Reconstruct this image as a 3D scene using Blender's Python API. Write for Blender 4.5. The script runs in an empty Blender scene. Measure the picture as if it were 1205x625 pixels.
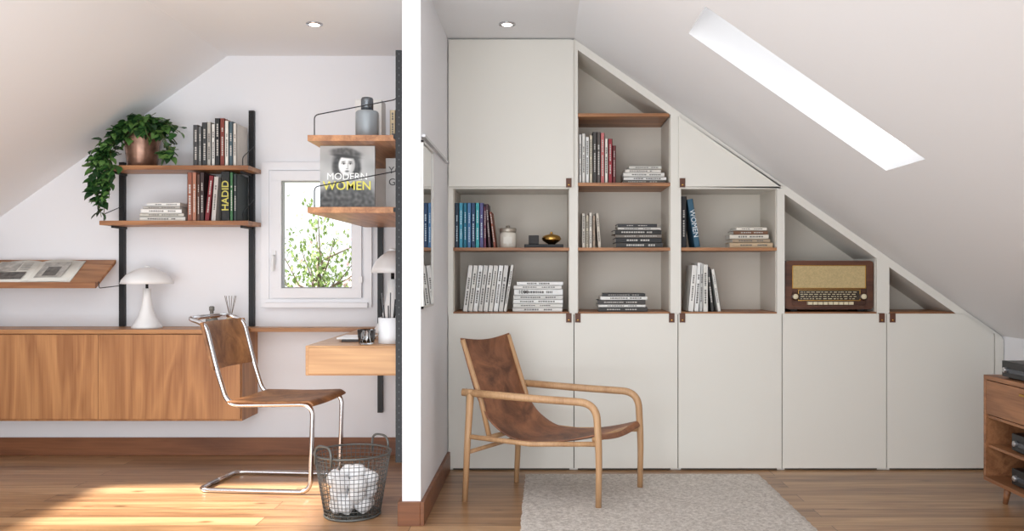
import bpy, bmesh, math, random
from mathutils import Vector, Matrix, noise
random.seed(7)
R=random.random
def U(a,b): return a+(b-a)*R()
scene=bpy.context.scene
# ------------------------------------------------------------------ materials
def lin(c):
    return tuple((x/255/12.92 if x/255<=0.04045 else ((x/255+0.055)/1.055)**2.4) for x in c)+(1,)
_m={}
def mat(name,rgb,rough=.5,metal=0,bump=0,bscale=60,emit=0,trans=0,spec=.5,alpha=1,var=0,vscale=8):
    if name in _m: return _m[name]
    m=bpy.data.materials.new(name); m.use_nodes=True; nt=m.node_tree; b=nt.nodes['Principled BSDF']
    c=lin(rgb)
    b.inputs['Base Color'].default_value=c; b.inputs['Roughness'].default_value=rough; b.inputs['Metallic'].default_value=metal
    b.inputs['Specular IOR Level'].default_value=spec
    if trans: b.inputs['Transmission Weight'].default_value=trans
    if emit:
        b.inputs['Emission Color'].default_value=c; b.inputs['Emission Strength'].default_value=emit
    tc=nt.nodes.new('ShaderNodeTexCoord')
    if var:
        n=nt.nodes.new('ShaderNodeTexNoise'); n.inputs['Scale'].default_value=vscale; n.inputs['Detail'].default_value=6
        nt.links.new(tc.outputs['Object'],n.inputs['Vector'])
        r=nt.nodes.new('ShaderNodeValToRGB'); r.color_ramp.elements[0].position=.3; r.color_ramp.elements[1].position=.7
        r.color_ramp.elements[0].color=tuple(x*(1-var) for x in c[:3])+(1,); r.color_ramp.elements[1].color=tuple(min(1,x*(1+var)) for x in c[:3])+(1,)
        nt.links.new(n.outputs['Fac'],r.inputs['Fac']); nt.links.new(r.outputs['Color'],b.inputs['Base Color'])
    if bump:
        n=nt.nodes.new('ShaderNodeTexNoise'); n.inputs['Scale'].default_value=bscale; n.inputs['Detail'].default_value=5
        nt.links.new(tc.outputs['Object'],n.inputs['Vector'])
        bp=nt.nodes.new('ShaderNodeBump'); bp.inputs['Strength'].default_value=bump; bp.inputs['Distance'].default_value=.01
        nt.links.new(n.outputs['Fac'],bp.inputs['Height']); nt.links.new(bp.outputs['Normal'],b.inputs['Normal'])
    _m[name]=m; return m
def wood(name,dark,light,axis='X',rough=.42,sc=1.0,broad=9,long=.9,rings=7,amp=.45):
    m=bpy.data.materials.new(name); m.use_nodes=True; nt=m.node_tree; N=nt.nodes; Lk=nt.links; b=N['Principled BSDF']
    tc=N.new('ShaderNodeTexCoord'); mp=N.new('ShaderNodeMapping')
    s=[broad*sc]*3; s['XYZ'.index(axis)]=long*sc; mp.inputs['Scale'].default_value=s
    Lk.new(tc.outputs['Object'],mp.inputs['Vector'])
    n=N.new('ShaderNodeTexNoise'); n.inputs['Scale'].default_value=1.0; n.inputs['Detail'].default_value=3; n.inputs['Distortion'].default_value=.6
    Lk.new(mp.outputs['Vector'],n.inputs['Vector'])
    mu=N.new('ShaderNodeMath'); mu.operation='MULTIPLY'; mu.inputs[1].default_value=rings
    fr=N.new('ShaderNodeMath'); fr.operation='PINGPONG'; fr.inputs[1].default_value=1
    Lk.new(n.outputs['Fac'],mu.inputs[0]); Lk.new(mu.outputs[0],fr.inputs[0])
    mp2=N.new('ShaderNodeMapping'); s2=[110*sc]*3; s2['XYZ'.index(axis)]=3*sc; mp2.inputs['Scale'].default_value=s2
    Lk.new(tc.outputs['Object'],mp2.inputs['Vector'])
    n2=N.new('ShaderNodeTexNoise'); n2.inputs['Scale'].default_value=1; n2.inputs['Detail'].default_value=4
    Lk.new(mp2.outputs['Vector'],n2.inputs['Vector'])
    ad=N.new('ShaderNodeMath'); ad.operation='MULTIPLY_ADD'; ad.inputs[1].default_value=amp
    Lk.new(fr.outputs[0],ad.inputs[0]); 
    m3=N.new('ShaderNodeMath'); m3.operation='MULTIPLY'; m3.inputs[1].default_value=.6
    Lk.new(n2.outputs['Fac'],m3.inputs[0]); Lk.new(m3.outputs[0],ad.inputs[2])
    r=N.new('ShaderNodeValToRGB'); r.color_ramp.elements[0].position=.15; r.color_ramp.elements[1].position=.8
    r.color_ramp.elements[0].color=lin(dark); r.color_ramp.elements[1].color=lin(light)
    Lk.new(ad.outputs[0],r.inputs['Fac']); Lk.new(r.outputs['Color'],b.inputs['Base Color'])
    b.inputs['Roughness'].default_value=rough
    bp=N.new('ShaderNodeBump'); bp.inputs['Strength'].default_value=.08; bp.inputs['Distance'].default_value=.004
    Lk.new(n2.outputs['Fac'],bp.inputs['Height']); Lk.new(bp.outputs['Normal'],b.inputs['Normal'])
    return m
def floor_mat():
    m=bpy.data.materials.new('floor_planks'); m.use_nodes=True; nt=m.node_tree; N=nt.nodes; Lk=nt.links; b=N['Principled BSDF']
    tc=N.new('ShaderNodeTexCoord')
    br=N.new('ShaderNodeTexBrick'); br.inputs['Scale'].default_value=1; br.inputs['Brick Width'].default_value=1.9; br.inputs['Row Height'].default_value=.135
    br.inputs['Mortar Size'].default_value=.0018; br.inputs['Mortar Smooth'].default_value=.3; br.offset=.37; br.inputs['Bias'].default_value=0
    br.inputs['Color1'].default_value=(.1,.1,.1,1); br.inputs['Color2'].default_value=(.9,.9,.9,1); br.inputs['Mortar'].default_value=(.5,.5,.5,1)
    Lk.new(tc.outputs['Object'],br.inputs['Vector'])
    sc=N.new('ShaderNodeVectorMath'); sc.operation='SCALE'; sc.inputs['Scale'].default_value=9
    Lk.new(br.outputs['Color'],sc.inputs[0])
    av=N.new('ShaderNodeVectorMath'); av.operation='ADD'; Lk.new(tc.outputs['Object'],av.inputs[0]); Lk.new(sc.outputs[0],av.inputs[1])
    mp=N.new('ShaderNodeMapping'); mp.inputs['Scale'].default_value=(1.3,16,1); Lk.new(av.outputs[0],mp.inputs['Vector'])
    n=N.new('ShaderNodeTexNoise'); n.inputs['Scale'].default_value=1; n.inputs['Detail'].default_value=5; n.inputs['Distortion'].default_value=.8
    Lk.new(mp.outputs['Vector'],n.inputs['Vector'])
    mp2=N.new('ShaderNodeMapping'); mp2.inputs['Scale'].default_value=(4,120,1); Lk.new(av.outputs[0],mp2.inputs['Vector'])
    n2=N.new('ShaderNodeTexNoise'); n2.inputs['Scale'].default_value=1; n2.inputs['Detail'].default_value=3
    Lk.new(mp2.outputs['Vector'],n2.inputs['Vector'])
    a=N.new('ShaderNodeMath'); a.operation='MULTIPLY_ADD'; a.inputs[1].default_value=.35; Lk.new(n2.outputs['Fac'],a.inputs[0]); 
    a0=N.new('ShaderNodeMath'); a0.operation='MULTIPLY'; a0.inputs[1].default_value=.65; Lk.new(n.outputs['Fac'],a0.inputs[0]); Lk.new(a0.outputs[0],a.inputs[2])
    a2=N.new('ShaderNodeMath'); a2.operation='MULTIPLY_ADD'; a2.inputs[1].default_value=.22; Lk.new(br.outputs['Color'],a2.inputs[0]); Lk.new(a.outputs[0],a2.inputs[2])
    r=N.new('ShaderNodeValToRGB'); e=r.color_ramp.elements; e[0].position=.38; e[1].position=.85
    e[0].color=lin((110,78,53)); e[1].color=lin((200,162,122)); x=e.new(.6); x.color=lin((160,121,86))
    Lk.new(a2.outputs[0],r.inputs['Fac'])
    mk=N.new('ShaderNodeMapping'); mk.inputs['Scale'].default_value=(3.2,6.5,1); Lk.new(av.outputs[0],mk.inputs['Vector'])
    vo=N.new('ShaderNodeTexVoronoi'); vo.inputs['Scale'].default_value=1; Lk.new(mk.outputs['Vector'],vo.inputs['Vector'])
    kr=N.new('ShaderNodeValToRGB'); kr.color_ramp.elements[0].position=.03; kr.color_ramp.elements[0].color=(.40,.33,.27,1); kr.color_ramp.elements[1].position=.15; kr.color_ramp.elements[1].color=(1,1,1,1)
    Lk.new(vo.outputs['Distance'],kr.inputs['Fac'])
    mk2=N.new('ShaderNodeMix'); mk2.data_type='RGBA'; mk2.blend_type='MULTIPLY'; mk2.inputs[0].default_value=1; Lk.new(r.outputs['Color'],mk2.inputs[6]); Lk.new(kr.outputs['Color'],mk2.inputs[7])
    mx=N.new('ShaderNodeMix'); mx.data_type='RGBA'; Lk.new(br.outputs['Fac'],mx.inputs[0]); Lk.new(mk2.outputs[2],mx.inputs[6]); mx.inputs[7].default_value=lin((66,46,32))
    Lk.new(mx.outputs[2],b.inputs['Base Color']); b.inputs['Roughness'].default_value=.3
    bp=N.new('ShaderNodeBump'); bp.inputs['Strength'].default_value=.15; bp.inputs['Distance'].default_value=.002; bp.invert=True
    Lk.new(br.outputs['Fac'],bp.inputs['Height']); Lk.new(bp.outputs['Normal'],b.inputs['Normal'])
    return m
def leather(name,d,l):
    m=mat(name,d,.5); nt=m.node_tree; N=nt.nodes; Lk=nt.links; b=N['Principled BSDF']; tc=N.new('ShaderNodeTexCoord')
    n=N.new('ShaderNodeTexNoise'); n.inputs['Scale'].default_value=6; n.inputs['Detail'].default_value=8; n.inputs['Roughness'].default_value=.65; n.inputs['Distortion'].default_value=.7
    Lk.new(tc.outputs['Object'],n.inputs['Vector']); r=N.new('ShaderNodeValToRGB'); e=r.color_ramp.elements
    e[0].position=.36; e[1].position=.68; e[0].color=lin(d); e[1].color=lin(l); Lk.new(n.outputs['Fac'],r.inputs['Fac']); Lk.new(r.outputs['Color'],b.inputs['Base Color'])
    n2=N.new('ShaderNodeTexNoise'); n2.inputs['Scale'].default_value=180; Lk.new(tc.outputs['Object'],n2.inputs['Vector'])
    bp=N.new('ShaderNodeBump'); bp.inputs['Strength'].default_value=.2; bp.inputs['Distance'].default_value=.003; Lk.new(n2.outputs['Fac'],bp.inputs['Height']); Lk.new(bp.outputs['Normal'],b.inputs['Normal'])
    return m
WALL=mat('white_plaster',(236,236,239),.9,bump=.03,bscale=120)
CEIL=mat('white_ceiling_paint',(236,236,237),.9,bump=.02,bscale=100)
CAB=mat('greige_lacquer',(229,226,218),.55,bump=.01,bscale=200)
CABIN=mat('greige_interior',(216,209,198),.6)
GAP=mat('door_gap_dark',(90,84,76),.8)
WOODS=wood('shelf_walnut',(122,76,46),(182,128,84),'X')
WOODY=wood('shelf_walnut_deep',(130,82,50),(188,134,90),'Y')
WOODV=wood('sideboard_teak',(142,90,50),(192,138,88),'Z',broad=3.6,long=.55,rings=12,amp=.42)
WOODT=wood('top_teak',(134,86,50),(190,138,90),'X')
DESKW=wood('desk_oak',(158,112,70),(204,158,110),'X',broad=5,rings=9)
OAK=wood('chair_oak',(166,124,86),(212,172,130),'Z',sc=1.4,rings=3,amp=.28)
BASEW=wood('baseboard_walnut',(100,58,34),(136,86,54),'X')
RADW=wood('radio_walnut',(52,28,18),(100,58,36),'X')
BLACK=mat('black_metal',(24,24,26),.45,metal=.3)
CHROME=mat('chrome',(215,215,218),.12,metal=1)
LEA=leather('saddle_leather',(90,54,36),(166,110,76))
LEA2=leather('tan_leather',(112,70,38),(188,134,84))
TAB=mat('leather_tab',(96,58,40),.5,bump=.1)
WHITE=mat('white_enamel',(238,238,238),.3)
PVC=mat('window_pvc',(236,236,239),.35)
PAPER=mat('book_paper',(228,225,216),.8,bump=.05,bscale=300)
GOLD=mat('gold_metal',(196,154,84),.25,metal=1)
# ------------------------------------------------------------------ mesh builder
class MB:
    def __init__(s): s.v=[];s.f=[];s.mi=[];s.sm=[];s.mats=[]
    def add(s,vs,fs,m,smooth=False,M=None):
        if m not in s.mats: s.mats.append(m)
        k=s.mats.index(m); o=len(s.v)
        for p in vs:
            p=Vector(p); 
            if M is not None: p=M@p
            s.v.append(p)
        for f in fs:
            s.f.append([o+i for i in f]); s.mi.append(k); s.sm.append(smooth)
    def box(s,x0,x1,y0,y1,z0,z1,m,M=None):
        vs=[(x,y,z) for z in (z0,z1) for y in (y0,y1) for x in (x0,x1)]
        s.add(vs,[(0,2,3,1),(4,5,7,6),(0,1,5,4),(2,6,7,3),(0,4,6,2),(1,3,7,5)],m,False,M)
    def prism(s,poly,y0,y1,m,plane='XZ',M=None,smooth=False):
        n=len(poly)
        def P(p,t): return (p[0],t,p[1]) if plane=='XZ' else ((t,p[0],p[1]) if plane=='YZ' else (p[0],p[1],t))
        vs=[P(p,y0) for p in poly]+[P(p,y1) for p in poly]
        s.add(vs,[list(range(n)),list(range(2*n-1,n-1,-1))]+[(i,(i+1)%n,n+(i+1)%n,n+i) for i in range(n)],m,smooth,M)
    def lathe(s,prof,c,m,seg=32,fn=None,smooth=True,M=None,caps=True):
        vs=[];fs=[]
        for (r,z) in prof:
            for i in range(seg):
                t=2*math.pi*i/seg; rr=r*(fn(t,z) if fn else 1)
                vs.append((c[0]+rr*math.cos(t),c[1]+rr*math.sin(t),c[2]+z))
        for j in range(len(prof)-1):
            for i in range(seg):
                fs.append((j*seg+i,j*seg+(i+1)%seg,(j+1)*seg+(i+1)%seg,(j+1)*seg+i))
        if caps:
            fs.append(list(range(seg))[::-1]); fs.append([(len(prof)-1)*seg+i for i in range(seg)])
        s.add(vs,fs,m,smooth,M)
    def tube(s,pts,r,m,seg=10,closed=False,ry=None):
        pts=[Vector(p) for p in pts]; n=len(pts); vs=[];fs=[]
        up=None
        for i,p in enumerate(pts):
            if closed: d=(pts[(i+1)%n]-pts[i-1])
            else: d=pts[min(i+1,n-1)]-pts[max(i-1,0)]
            if d.length<1e-9: d=Vector((0,0,1))
            d.normalize()
            if up is None:
                up=Vector((0,0,1)) if abs(d.z)<.9 else Vector((1,0,0))
            up=(up-d*up.dot(d))
            if up.length<1e-6: up=d.orthogonal()
            up.normalize(); sd=d.cross(up)
            rr=r(i/(n-1)) if callable(r) else r
            for k in range(seg):
                t=2*math.pi*k/seg; vs.append(p+up*math.cos(t)*rr+sd*math.sin(t)*(rr if ry is None else ry))
        for j in range(n if closed else n-1):
            for k in range(seg):
                a=j*seg;b2=((j+1)%n)*seg
                fs.append((a+k,a+(k+1)%seg,b2+(k+1)%seg,b2+k))
        if not closed:
            fs.append(list(range(seg))[::-1]); fs.append([(n-1)*seg+k for k in range(seg)])
        s.add(vs,fs,m,True)
    def build(s,name,bevel=0,parent=None,recalc=True,bseg=2):
        lo=Vector([min(p[i] for p in s.v) for i in range(3)]); hi=Vector([max(p[i] for p in s.v) for i in range(3)])
        c=(lo+hi)/2; c.z=lo.z
        me=bpy.data.meshes.new(name); me.from_pydata([p-c for p in s.v],[],s.f)
        for m in s.mats: me.materials.append(m)
        me.polygons.foreach_set('material_index',s.mi); me.polygons.foreach_set('use_smooth',s.sm)
        if recalc:
            bm=bmesh.new(); bm.from_mesh(me); bmesh.ops.recalc_face_normals(bm,faces=bm.faces); bm.to_mesh(me); bm.free()
        me.update()
        ob=bpy.data.objects.new(name,me); ob.location=c; scene.collection.objects.link(ob)
        if bevel:
            md=ob.modifiers.new('bevel','BEVEL'); md.width=bevel; md.segments=bseg; md.limit_method='ANGLE'; md.angle_limit=math.radians(50)
        if parent: 
            ob.parent=parent; ob.matrix_parent_inverse=Matrix.Translation(-parent.location)
        return ob
def empty(name,loc):
    e=bpy.data.objects.new(name,None); e.location=loc; e.empty_display_size=.1; scene.collection.objects.link(e); return e
def fillet(pts,r,n=6):
    pts=[Vector(p) for p in pts]; out=[pts[0]]
    for i in range(1,len(pts)-1):
        p=pts[i]; a=pts[i-1]-p; b=pts[i+1]-p; rr=min(r,a.length*.49,b.length*.49)
        A=p+a.normalized()*rr; B=p+b.normalized()*rr
        for k in range(n+1):
            t=k/n; out.append(A*(1-t)**2+p*2*t*(1-t)+B*t*t)
    out.append(pts[-1]); return out
def text(body,size,m,M,name,parent,align='CENTER',bold=0):
    cu=bpy.data.curves.new(name+'_c','FONT'); cu.body=body; cu.size=size; cu.align_x=align; cu.align_y='CENTER'; cu.extrude=.0004; cu.offset=bold; cu.resolution_u=3
    o=bpy.data.objects.new(name+'_t',cu); scene.collection.objects.link(o)
    bpy.context.view_layer.update()
    me=bpy.data.meshes.new_from_object(o.evaluated_get(bpy.context.evaluated_depsgraph_get()))
    bpy.data.objects.remove(o); me.transform(M); me.materials.clear(); me.materials.append(m)
    ob=bpy.data.objects.new(name,me); scene.collection.objects.link(ob)
    ob.parent=parent; ob.matrix_parent_inverse=Matrix.Translation(-parent.location)
    return ob
FACE=Matrix(((1,0,0,0),(0,0,-1,0),(0,1,0,0),(0,0,0,1)))
def zc(x): return 2.623-.695*x      # right slope
def zl(x): return 2.5+.71*(x+1.98)  # left slope
# ------------------------------------------------------------------ ROOM
YB=5.32; YR=-1.6
b=MB(); b.box(-3.95,2.75,YR,5.5,-.1,0,floor_mat()); b.build('floor')
b=MB()
wx0,wx1,wz0,wz1=-1.72,-1.11,.965,1.795
b.box(-3.95,wx0,YB,YB+.2,0,2.62,WALL); b.box(wx1,2.75,YB,YB+.2,0,2.62,WALL)
b.box(wx0,wx1,YB,YB+.2,0,wz0,WALL); b.box(wx0,wx1,YB,YB+.2,wz1,2.62,WALL); b.build('wall_back')
b=MB(); b.box(2.66,2.75,YR,YB,0,.85,WALL); b.build('wall_right')
b=MB(); b.box(-4.0,-3.9,YR,YB,0,1.2,WALL); b.build('wall_left')
b=MB(); b.box(-.642,-.558,3.85,YB,0,2.5,WALL); b.build('wall_partition')
HL=(-3.8,-3.0,2.7,4.35)  # out-of-view opening in the left slope, added to let sun onto the floor
def slab(name,x0,x1,fz,th,hx0,hx1,hy0,hy1,nx,nz):
    b=MB(); 
    def pc(a,c,y0,y1):
        b.prism([(a,fz(a)),(c,fz(c)),(c+nx*th,fz(c)+nz*th),(a+nx*th,fz(a)+nz*th)],y0,y1,CEIL)
    pc(x0,x1,YR,hy0); pc(x0,x1,hy1,YB+.2); pc(x0,hx0,hy0,hy1); pc(hx1,x1,hy0,hy1); return b.build(name)
slab('ceiling_slope_right',.177,2.75,zc,.2,.63,1.49,3.32,3.70,.57,.82)
slab('ceiling_slope_left',-4.0,-1.98,zl,.12,*HL,-.58,.81)
b=MB(); b.box(-2.05,.25,YR,YB+.2,2.5,2.65,CEIL); b.build('ceiling')
b=MB()
def srow(fz,hx0,hx1,hy0,hy1,nx,nz,th,w):
    def pt(x,o): return (x+nx*o,fz(x)+nz*o)
    for (a,c,y0,y1) in ((hx0,hx1,hy0,hy0+w),(hx0,hx1,hy1-w,hy1),(hx0,hx0+w,hy0,hy1),(hx1-w,hx1,hy0,hy1)):
        b.prism([pt(a,th),pt(c,th),pt(c,th+.05),pt(a,th+.05)],y0,y1,PVC)
srow(zc,.62,1.50,3.30,3.72,.57,.82,.2,.03); b.build('window_skylight')
b=MB(); srow(zl,HL[0]-.02,HL[1]+.02,HL[2]-.02,HL[3]+.02,-.58,.81,.12,.05)
b.prism([(-3.82+(-.58)*.12,zl(-3.82)+.81*.12),(-2.98-.07,zl(-2.98)+.1),(-2.98-.09,zl(-2.98)+.14),(-3.82-.09,zl(-3.82)+.14)],3.50,3.54,PVC); b.build('added_sun_skylight')  # frame and bar of the added, unseen sun opening
b=MB(); b.box(-3.9,-.642,YB-.018,YB,0,.112,BASEW); b.build('baseboard_back',.003)
b=MB(); b.box(-.558,-.540,3.832,4.905,0,.108,BASEW); b.box(-.66,-.558,3.832,3.85,0,.108,BASEW); b.box(-.66,-.642,3.85,YB-.02,0,.108,BASEW); b.build('baseboard_partition',.002)
# window
b=MB()
def ring(b,x0,x1,z0,z1,w,y0,y1,m):
    b.box(x0,x1,y0,y1,z0,z0+w,m); b.box(x0,x1,y0,y1,z1-w,z1,m); b.box(x0,x0+w,y0,y1,z0+w,z1-w,m); b.box(x1-w,x1,y0,y1,z0+w,z1-w,m)
ring(b,-1.765,-1.074,.928,1.832,.05,YB-.02,YB,PVC)
ring(b,-1.72,-1.11,.965,1.795,.03,YB-.012,YB+.06,PVC)
ring(b,-1.695,-1.135,.985,1.775,.06,YB-.035,YB+.04,PVC)
ring(b,-1.637,-1.193,1.043,1.717,.008,YB-.02,YB+.03,mat('window_gasket',(150,150,152),.5))
b.box(-1.735,-1.095,YB-.045,YB-.02,.925,.955,PVC)
b.box(-1.688,-1.664,YB-.045,YB-.035,1.20,1.28,WHITE)
b.tube([(-1.676,YB-.045,1.245),(-1.676,YB-.07,1.245),(-1.676,YB-.07,1.15)],.009,WHITE)
b.box(-1.15,-1.128,YB-.045,YB-.03,1.08,1.12,WHITE); b.box(-1.15,-1.128,YB-.045,YB-.03,1.62,1.66,WHITE)
b.build('window_1',.004)
for i,(x,y) in enumerate(((-1.25,4.63),(-.2,4.63))):
    b=MB(); b.lathe([(.045,-.006),(.045,0),(.03,0),(.028,-.004)],(x,y,2.4995),CHROME,24); b.lathe([(.028,-.003),(.028,-.001)],(x,y,2.4945),mat('spot_lens',(255,250,240),.5,emit=6),24)
    b.build('recessed_spotlight' if i==0 else 'recessed_spotlight.001')
# outside
b=MB(); b.box(-14,8,5.7,30,-2.7,-2.6,mat('lawn',(190,196,160),.9,var=.2)); b.build('ground_garden')
b=MB(); bark=mat('bark',(100,86,76),.9,bump=.5); lf=[mat('leaf_outside_a',(106,130,70),.6),mat('leaf_outside_b',(140,160,98),.6),mat('blossom',(222,184,196),.7)]
tx,ty=-2.35,9
b.tube([(tx+.3,ty,-2.6),(tx+.15,ty,-.5),(tx,ty,.8),(tx-.05,ty,1.3)],lambda t:.055-.04*t,bark,8)
cl=[]
for k in range(34):
    h=U(.3,1.3); a=U(0,6.28); L=U(.15,.62); e=Vector((tx+math.cos(a)*L,ty+math.sin(a)*L,h+U(.2,.6)))
    b.tube([(tx+.02,ty,h),(tx+math.cos(a)*L*.5,ty+math.sin(a)*L*.5,h+.12),e],lambda t:.012-.008*t,bark,5); cl.append(e)
for e in cl:
    for k in range(54):
        p=e+Vector((random.gauss(0,.11),random.gauss(0,.11),random.gauss(0,.10)))
        M=Matrix.Translation(p)@Matrix.Rotation(U(0,6),4,'Z')@Matrix.Rotation(U(0,6),4,'X')
        b.add([(0,0,0),(.016,.024,0),(0,.06,.0),(-.016,.024,0)],[(0,1,2,3)],random.choice(lf[:2] if R()<.85 else lf),False,M)
b.build('tree',recalc=False)
b=MB()
hm=mat('hedge',(196,192,170),.9,var=.2); pk=mat('blossom_pale',(228,198,204),.8); gp=mat('hedge_pale',(172,182,132),.8)
for k in range(1400):
    p=Vector((U(-9,1),U(13,14),-2.6+U(0,3.3)+.25*math.sin(k)))
    M=Matrix.Translation(p)@Matrix.Rotation(U(0,6),4,'Z')@Matrix.Rotation(U(0,6),4,'X')
    b.add([(0,0,0),(.15,.2,0),(0,.4,.0),(-.15,.2,0)],[(0,1,2,3)],random.choice([hm,gp,pk]),False,M)
b.build('hedge',recalc=False)
# ------------------------------------------------------------------ BUILT-IN CABINET
Y0=4.926; Y1=YB-.002
b=MB()
def vert(x0,x1,z0=0,m=CAB,off=.03):
    if x1<.177: top0=top1=2.498
    else: top0=min(2.498,zc(x0)-.004); top1=min(2.498,zc(x1)-.004)
    b.prism([(x0,z0),(x1,z0),(x1,top1),(x0,top0)],Y0,Y1,m)
vert(-.556,-.526); vert(.148,.197); vert(.734,.795); vert(1.352,1.396); vert(1.931,2.003); vert(2.60,2.658)
b.prism([(-.526,0),(2.6,0),(2.6,zc(2.6)-.01),(.18,2.495),(-.526,2.495)],Y1-.02,Y1,CABIN)
b.prism([(.177,2.498),(2.655,zc(2.655)-.003),(2.655,zc(2.655)-.058),(.148,2.498-.03)],Y0+.001,Y1,CAB)
b.box(-.526,.16,Y0+.001,Y1,2.47,2.498,CAB)
def liner(x0,x1,z0,z1,right=True):
    b.box(x0,x0+.004,Y0+.022,Y1-.02,z0,z1,CABIN)
    if right: b.box(x1-.004,x1,Y0+.022,Y1-.02,z0,z1,CABIN)
liner(-.526,.148,.915,1.64); liner(.197,.734,.915,2.04); liner(.795,1.352,.915,1.64); liner(1.396,1.931,.915,1.20); liner(2.003,2.3,.915,1.15,False)
def shelf(x0,x1,z,t=.018,m=WOODS,y0=Y0+.006): b.box(x0,x1,y0,Y1-.02,z-t,z,m)
for (x0,x1) in ((-.526,.148),(.197,.734),(.795,1.352),(1.396,1.931),(2.003,2.41)):
    b.box(x0,x1,Y0,Y1-.02,.885,.905,CAB); shelf(x0,x1,.914,.009)
shelf(-.526,.148,1.288); shelf(.197,.734,1.288); shelf(.795,1.352,1.288)
shelf(.197,.734,1.665,.02); shelf(.197,.728,2.068,.02)
b.box(-.526,.148,Y0,Y1-.02,1.628,1.648,CAB); b.box(.795,1.352,Y0,Y1-.02,1.628,1.648,CAB)
DY0,DY1=Y0-.018,Y0-.001; g=.0025
def door(poly): b.prism(poly,DY0,DY1,CAB)
xs=[-.552,.174,.775,1.376,1.980,2.603]
for i in range(4): door([(xs[i]+g,.012),(xs[i+1]-g,.012),(xs[i+1]-g,.905),(xs[i]+g,.905)])
door([(xs[4]+g,.012),(xs[5]-g,.012),(xs[5]-g,zc(2.6)-.035),(2.425,.905),(xs[4]+g,.905)])
door([(xs[0]+g,1.64),(xs[1]-g,1.64),(xs[1]-g,2.488),(xs[0]+g,2.488)])
door([(.778,1.64),(1.374,1.64),(1.374,zc(1.374)-.035),(.778,zc(.778)-.035)])
door([(2.606,.0),(2.655,.0),(2.655,zc(2.655)-.02),(2.606,zc(2.606)-.02)])
b.box(-.55,2.6,Y0+.003,Y0+.02,0,.012,GAP)
for x in xs[1:-1]: b.box(x-.006,x+.006,Y0-.002,Y0-.0005,.01,.9,GAP)
for (x,z) in ((.144,.885),(.196,.885),(.738,.885),(.80,.885),(1.951,.885),(2.013,.885),(.144,1.665),(.80,1.665)):
    b.box(x-.016,x+.016,DY0-.006,DY0,z-.03,z+.018,TAB); b.box(x-.016,x+.016,DY0-.006,Y0+.02,z+.018,z+.023,TAB)
    b.lathe([(.005,0),(.005,.004),(.002,.005)],(0,0,0),GOLD,10,M=Matrix.Translation((x,DY0-.006,z-.016))@Matrix.Rotation(math.pi/2,4,'X'))
b.build('built_in_cabinet',.0015)
# ------------------------------------------------------------------ BOOKS
def bmat(c,rough=.55):
    k='cover_%d_%d_%d'%c
    return mat(k,c,rough,var=.05,vscale=20)
def book(mb,M,t,h,d,c,lab=None):
    m=bmat(c); e=.0025; t=t-.0008
    mb.box(0,t,0,e,0,h,m,M); mb.box(0,e,0,d,0,h,m,M); mb.box(t-e,t,0,d,0,h,m,M)
    mb.box(e,t-e,e,d-.004,.003,h-.003,PAPER,M)
    lum=sum(c)/3
    lc=lab if lab else ((100,98,96) if lum>140 else (195,192,186))
    lm=bmat(lc)
    z=h*U(.12,.25); zend=h*U(.7,.9); w=t*U(.22,.38)
    gap_at=U(.4,.6)*h
    while z<zend:
        l=U(.006,.013)
        if not(gap_at<z<gap_at+.02): mb.box(t/2-w/2,t/2+w/2,-.0005,.0,z,z+l,lm,M)
        z+=l+U(.0025,.004)
def row(name,x,y,z,specs,d=.19,mb=None):
    own=mb is None; b=mb or MB()
    for s in specs:
        t,h,c=s[:3]; lean=s[3] if len(s)>3 else 0; a=math.radians(abs(lean)); dd=d*U(.9,1.02); yy=y+U(0,.008)
        if lean<0:
            px=x+h*math.sin(a)*(s[4] if len(s)>4 else 1); M=Matrix.Translation((px,yy,z))@Matrix.Rotation(-a,4,'Y')
            x=px+t*math.cos(a)
        elif lean>0:
            px=x+t*math.cos(a); M=Matrix.Translation((px,yy,z))@Matrix.Rotation(a,4,'Y')@Matrix.Translation((-t,0,0)); x=px+h*math.sin(a)*(s[4] if len(s)>4 else 0)
        else: M=Matrix.Translation((x,yy,z)); x+=t
        book(b,M,t,h,dd,c,s[5] if len(s)>5 else None)
    return b.build(name) if own else x
def stack(name,xc,y,z,specs,d=.2,mb=None):
    own=mb is None; b=mb or MB()
    for (t,w,c) in specs:
        o=U(-.008,.008); a=U(-.05,.05)
        S=Matrix(((0,0,1,-w/2),(0,1,0,0),(1,0,0,0),(0,0,0,1)))
        M=Matrix.Translation((xc+o,y+U(0,.012),z))@Matrix.Rotation(a,4,'Z')@S
        book(b,M,t,w,d*U(.85,1),c); z+=t
    if own: return b.build(name)
W=[(232,230,226),(224,222,216),(238,238,236),(214,212,208)]
yf=Y0+.04
teal=[(38,58,78),(70,160,190),(30,120,150),(80,130,180),(40,70,110),(60,170,180),(90,90,140)]
sp=[(.024,.262,c,0,0,(200,220,230)) for c in teal]+[(.016,.24,(120,60,90)),(.018,.255,(80,50,60),-4,.6),(.016,.21,(150,80,60),-7,.5)]
row('books_row_blue',-.520,yf,1.2885,sp)
row('books_row_white',-.475,yf,.9145,[(.03,.27,W[i%4],7,.0) for i in range(8)]+[(.02,.275,W[1],9,0)])
ob=stack('books_stack_white',-.03,yf,.9145,[(.024,.29,W[i%4]) for i in range(4)]+[(.036,.285,W[2])]+[(.022,.28,W[0]),(.022,.27,W[2])])
text('1000',.03,bmat((50,50,50)),Matrix.Translation((-.12,yf-.004,.915+.096+.018))@FACE,'title_text',ob)
row('books_row_mixed',.204,yf,1.6655,[(.018,.285,W[0]),(.022,.29,W[1]),(.022,.27,W[2]),(.02,.28,(210,200,180)),(.024,.3,(70,66,64)),(.022,.3,(90,80,76)),(.024,.295,(196,110,110)),(.02,.26,(230,225,215)),(.026,.26,(150,44,54)),(.02,.22,(110,40,40))],.18)
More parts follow.
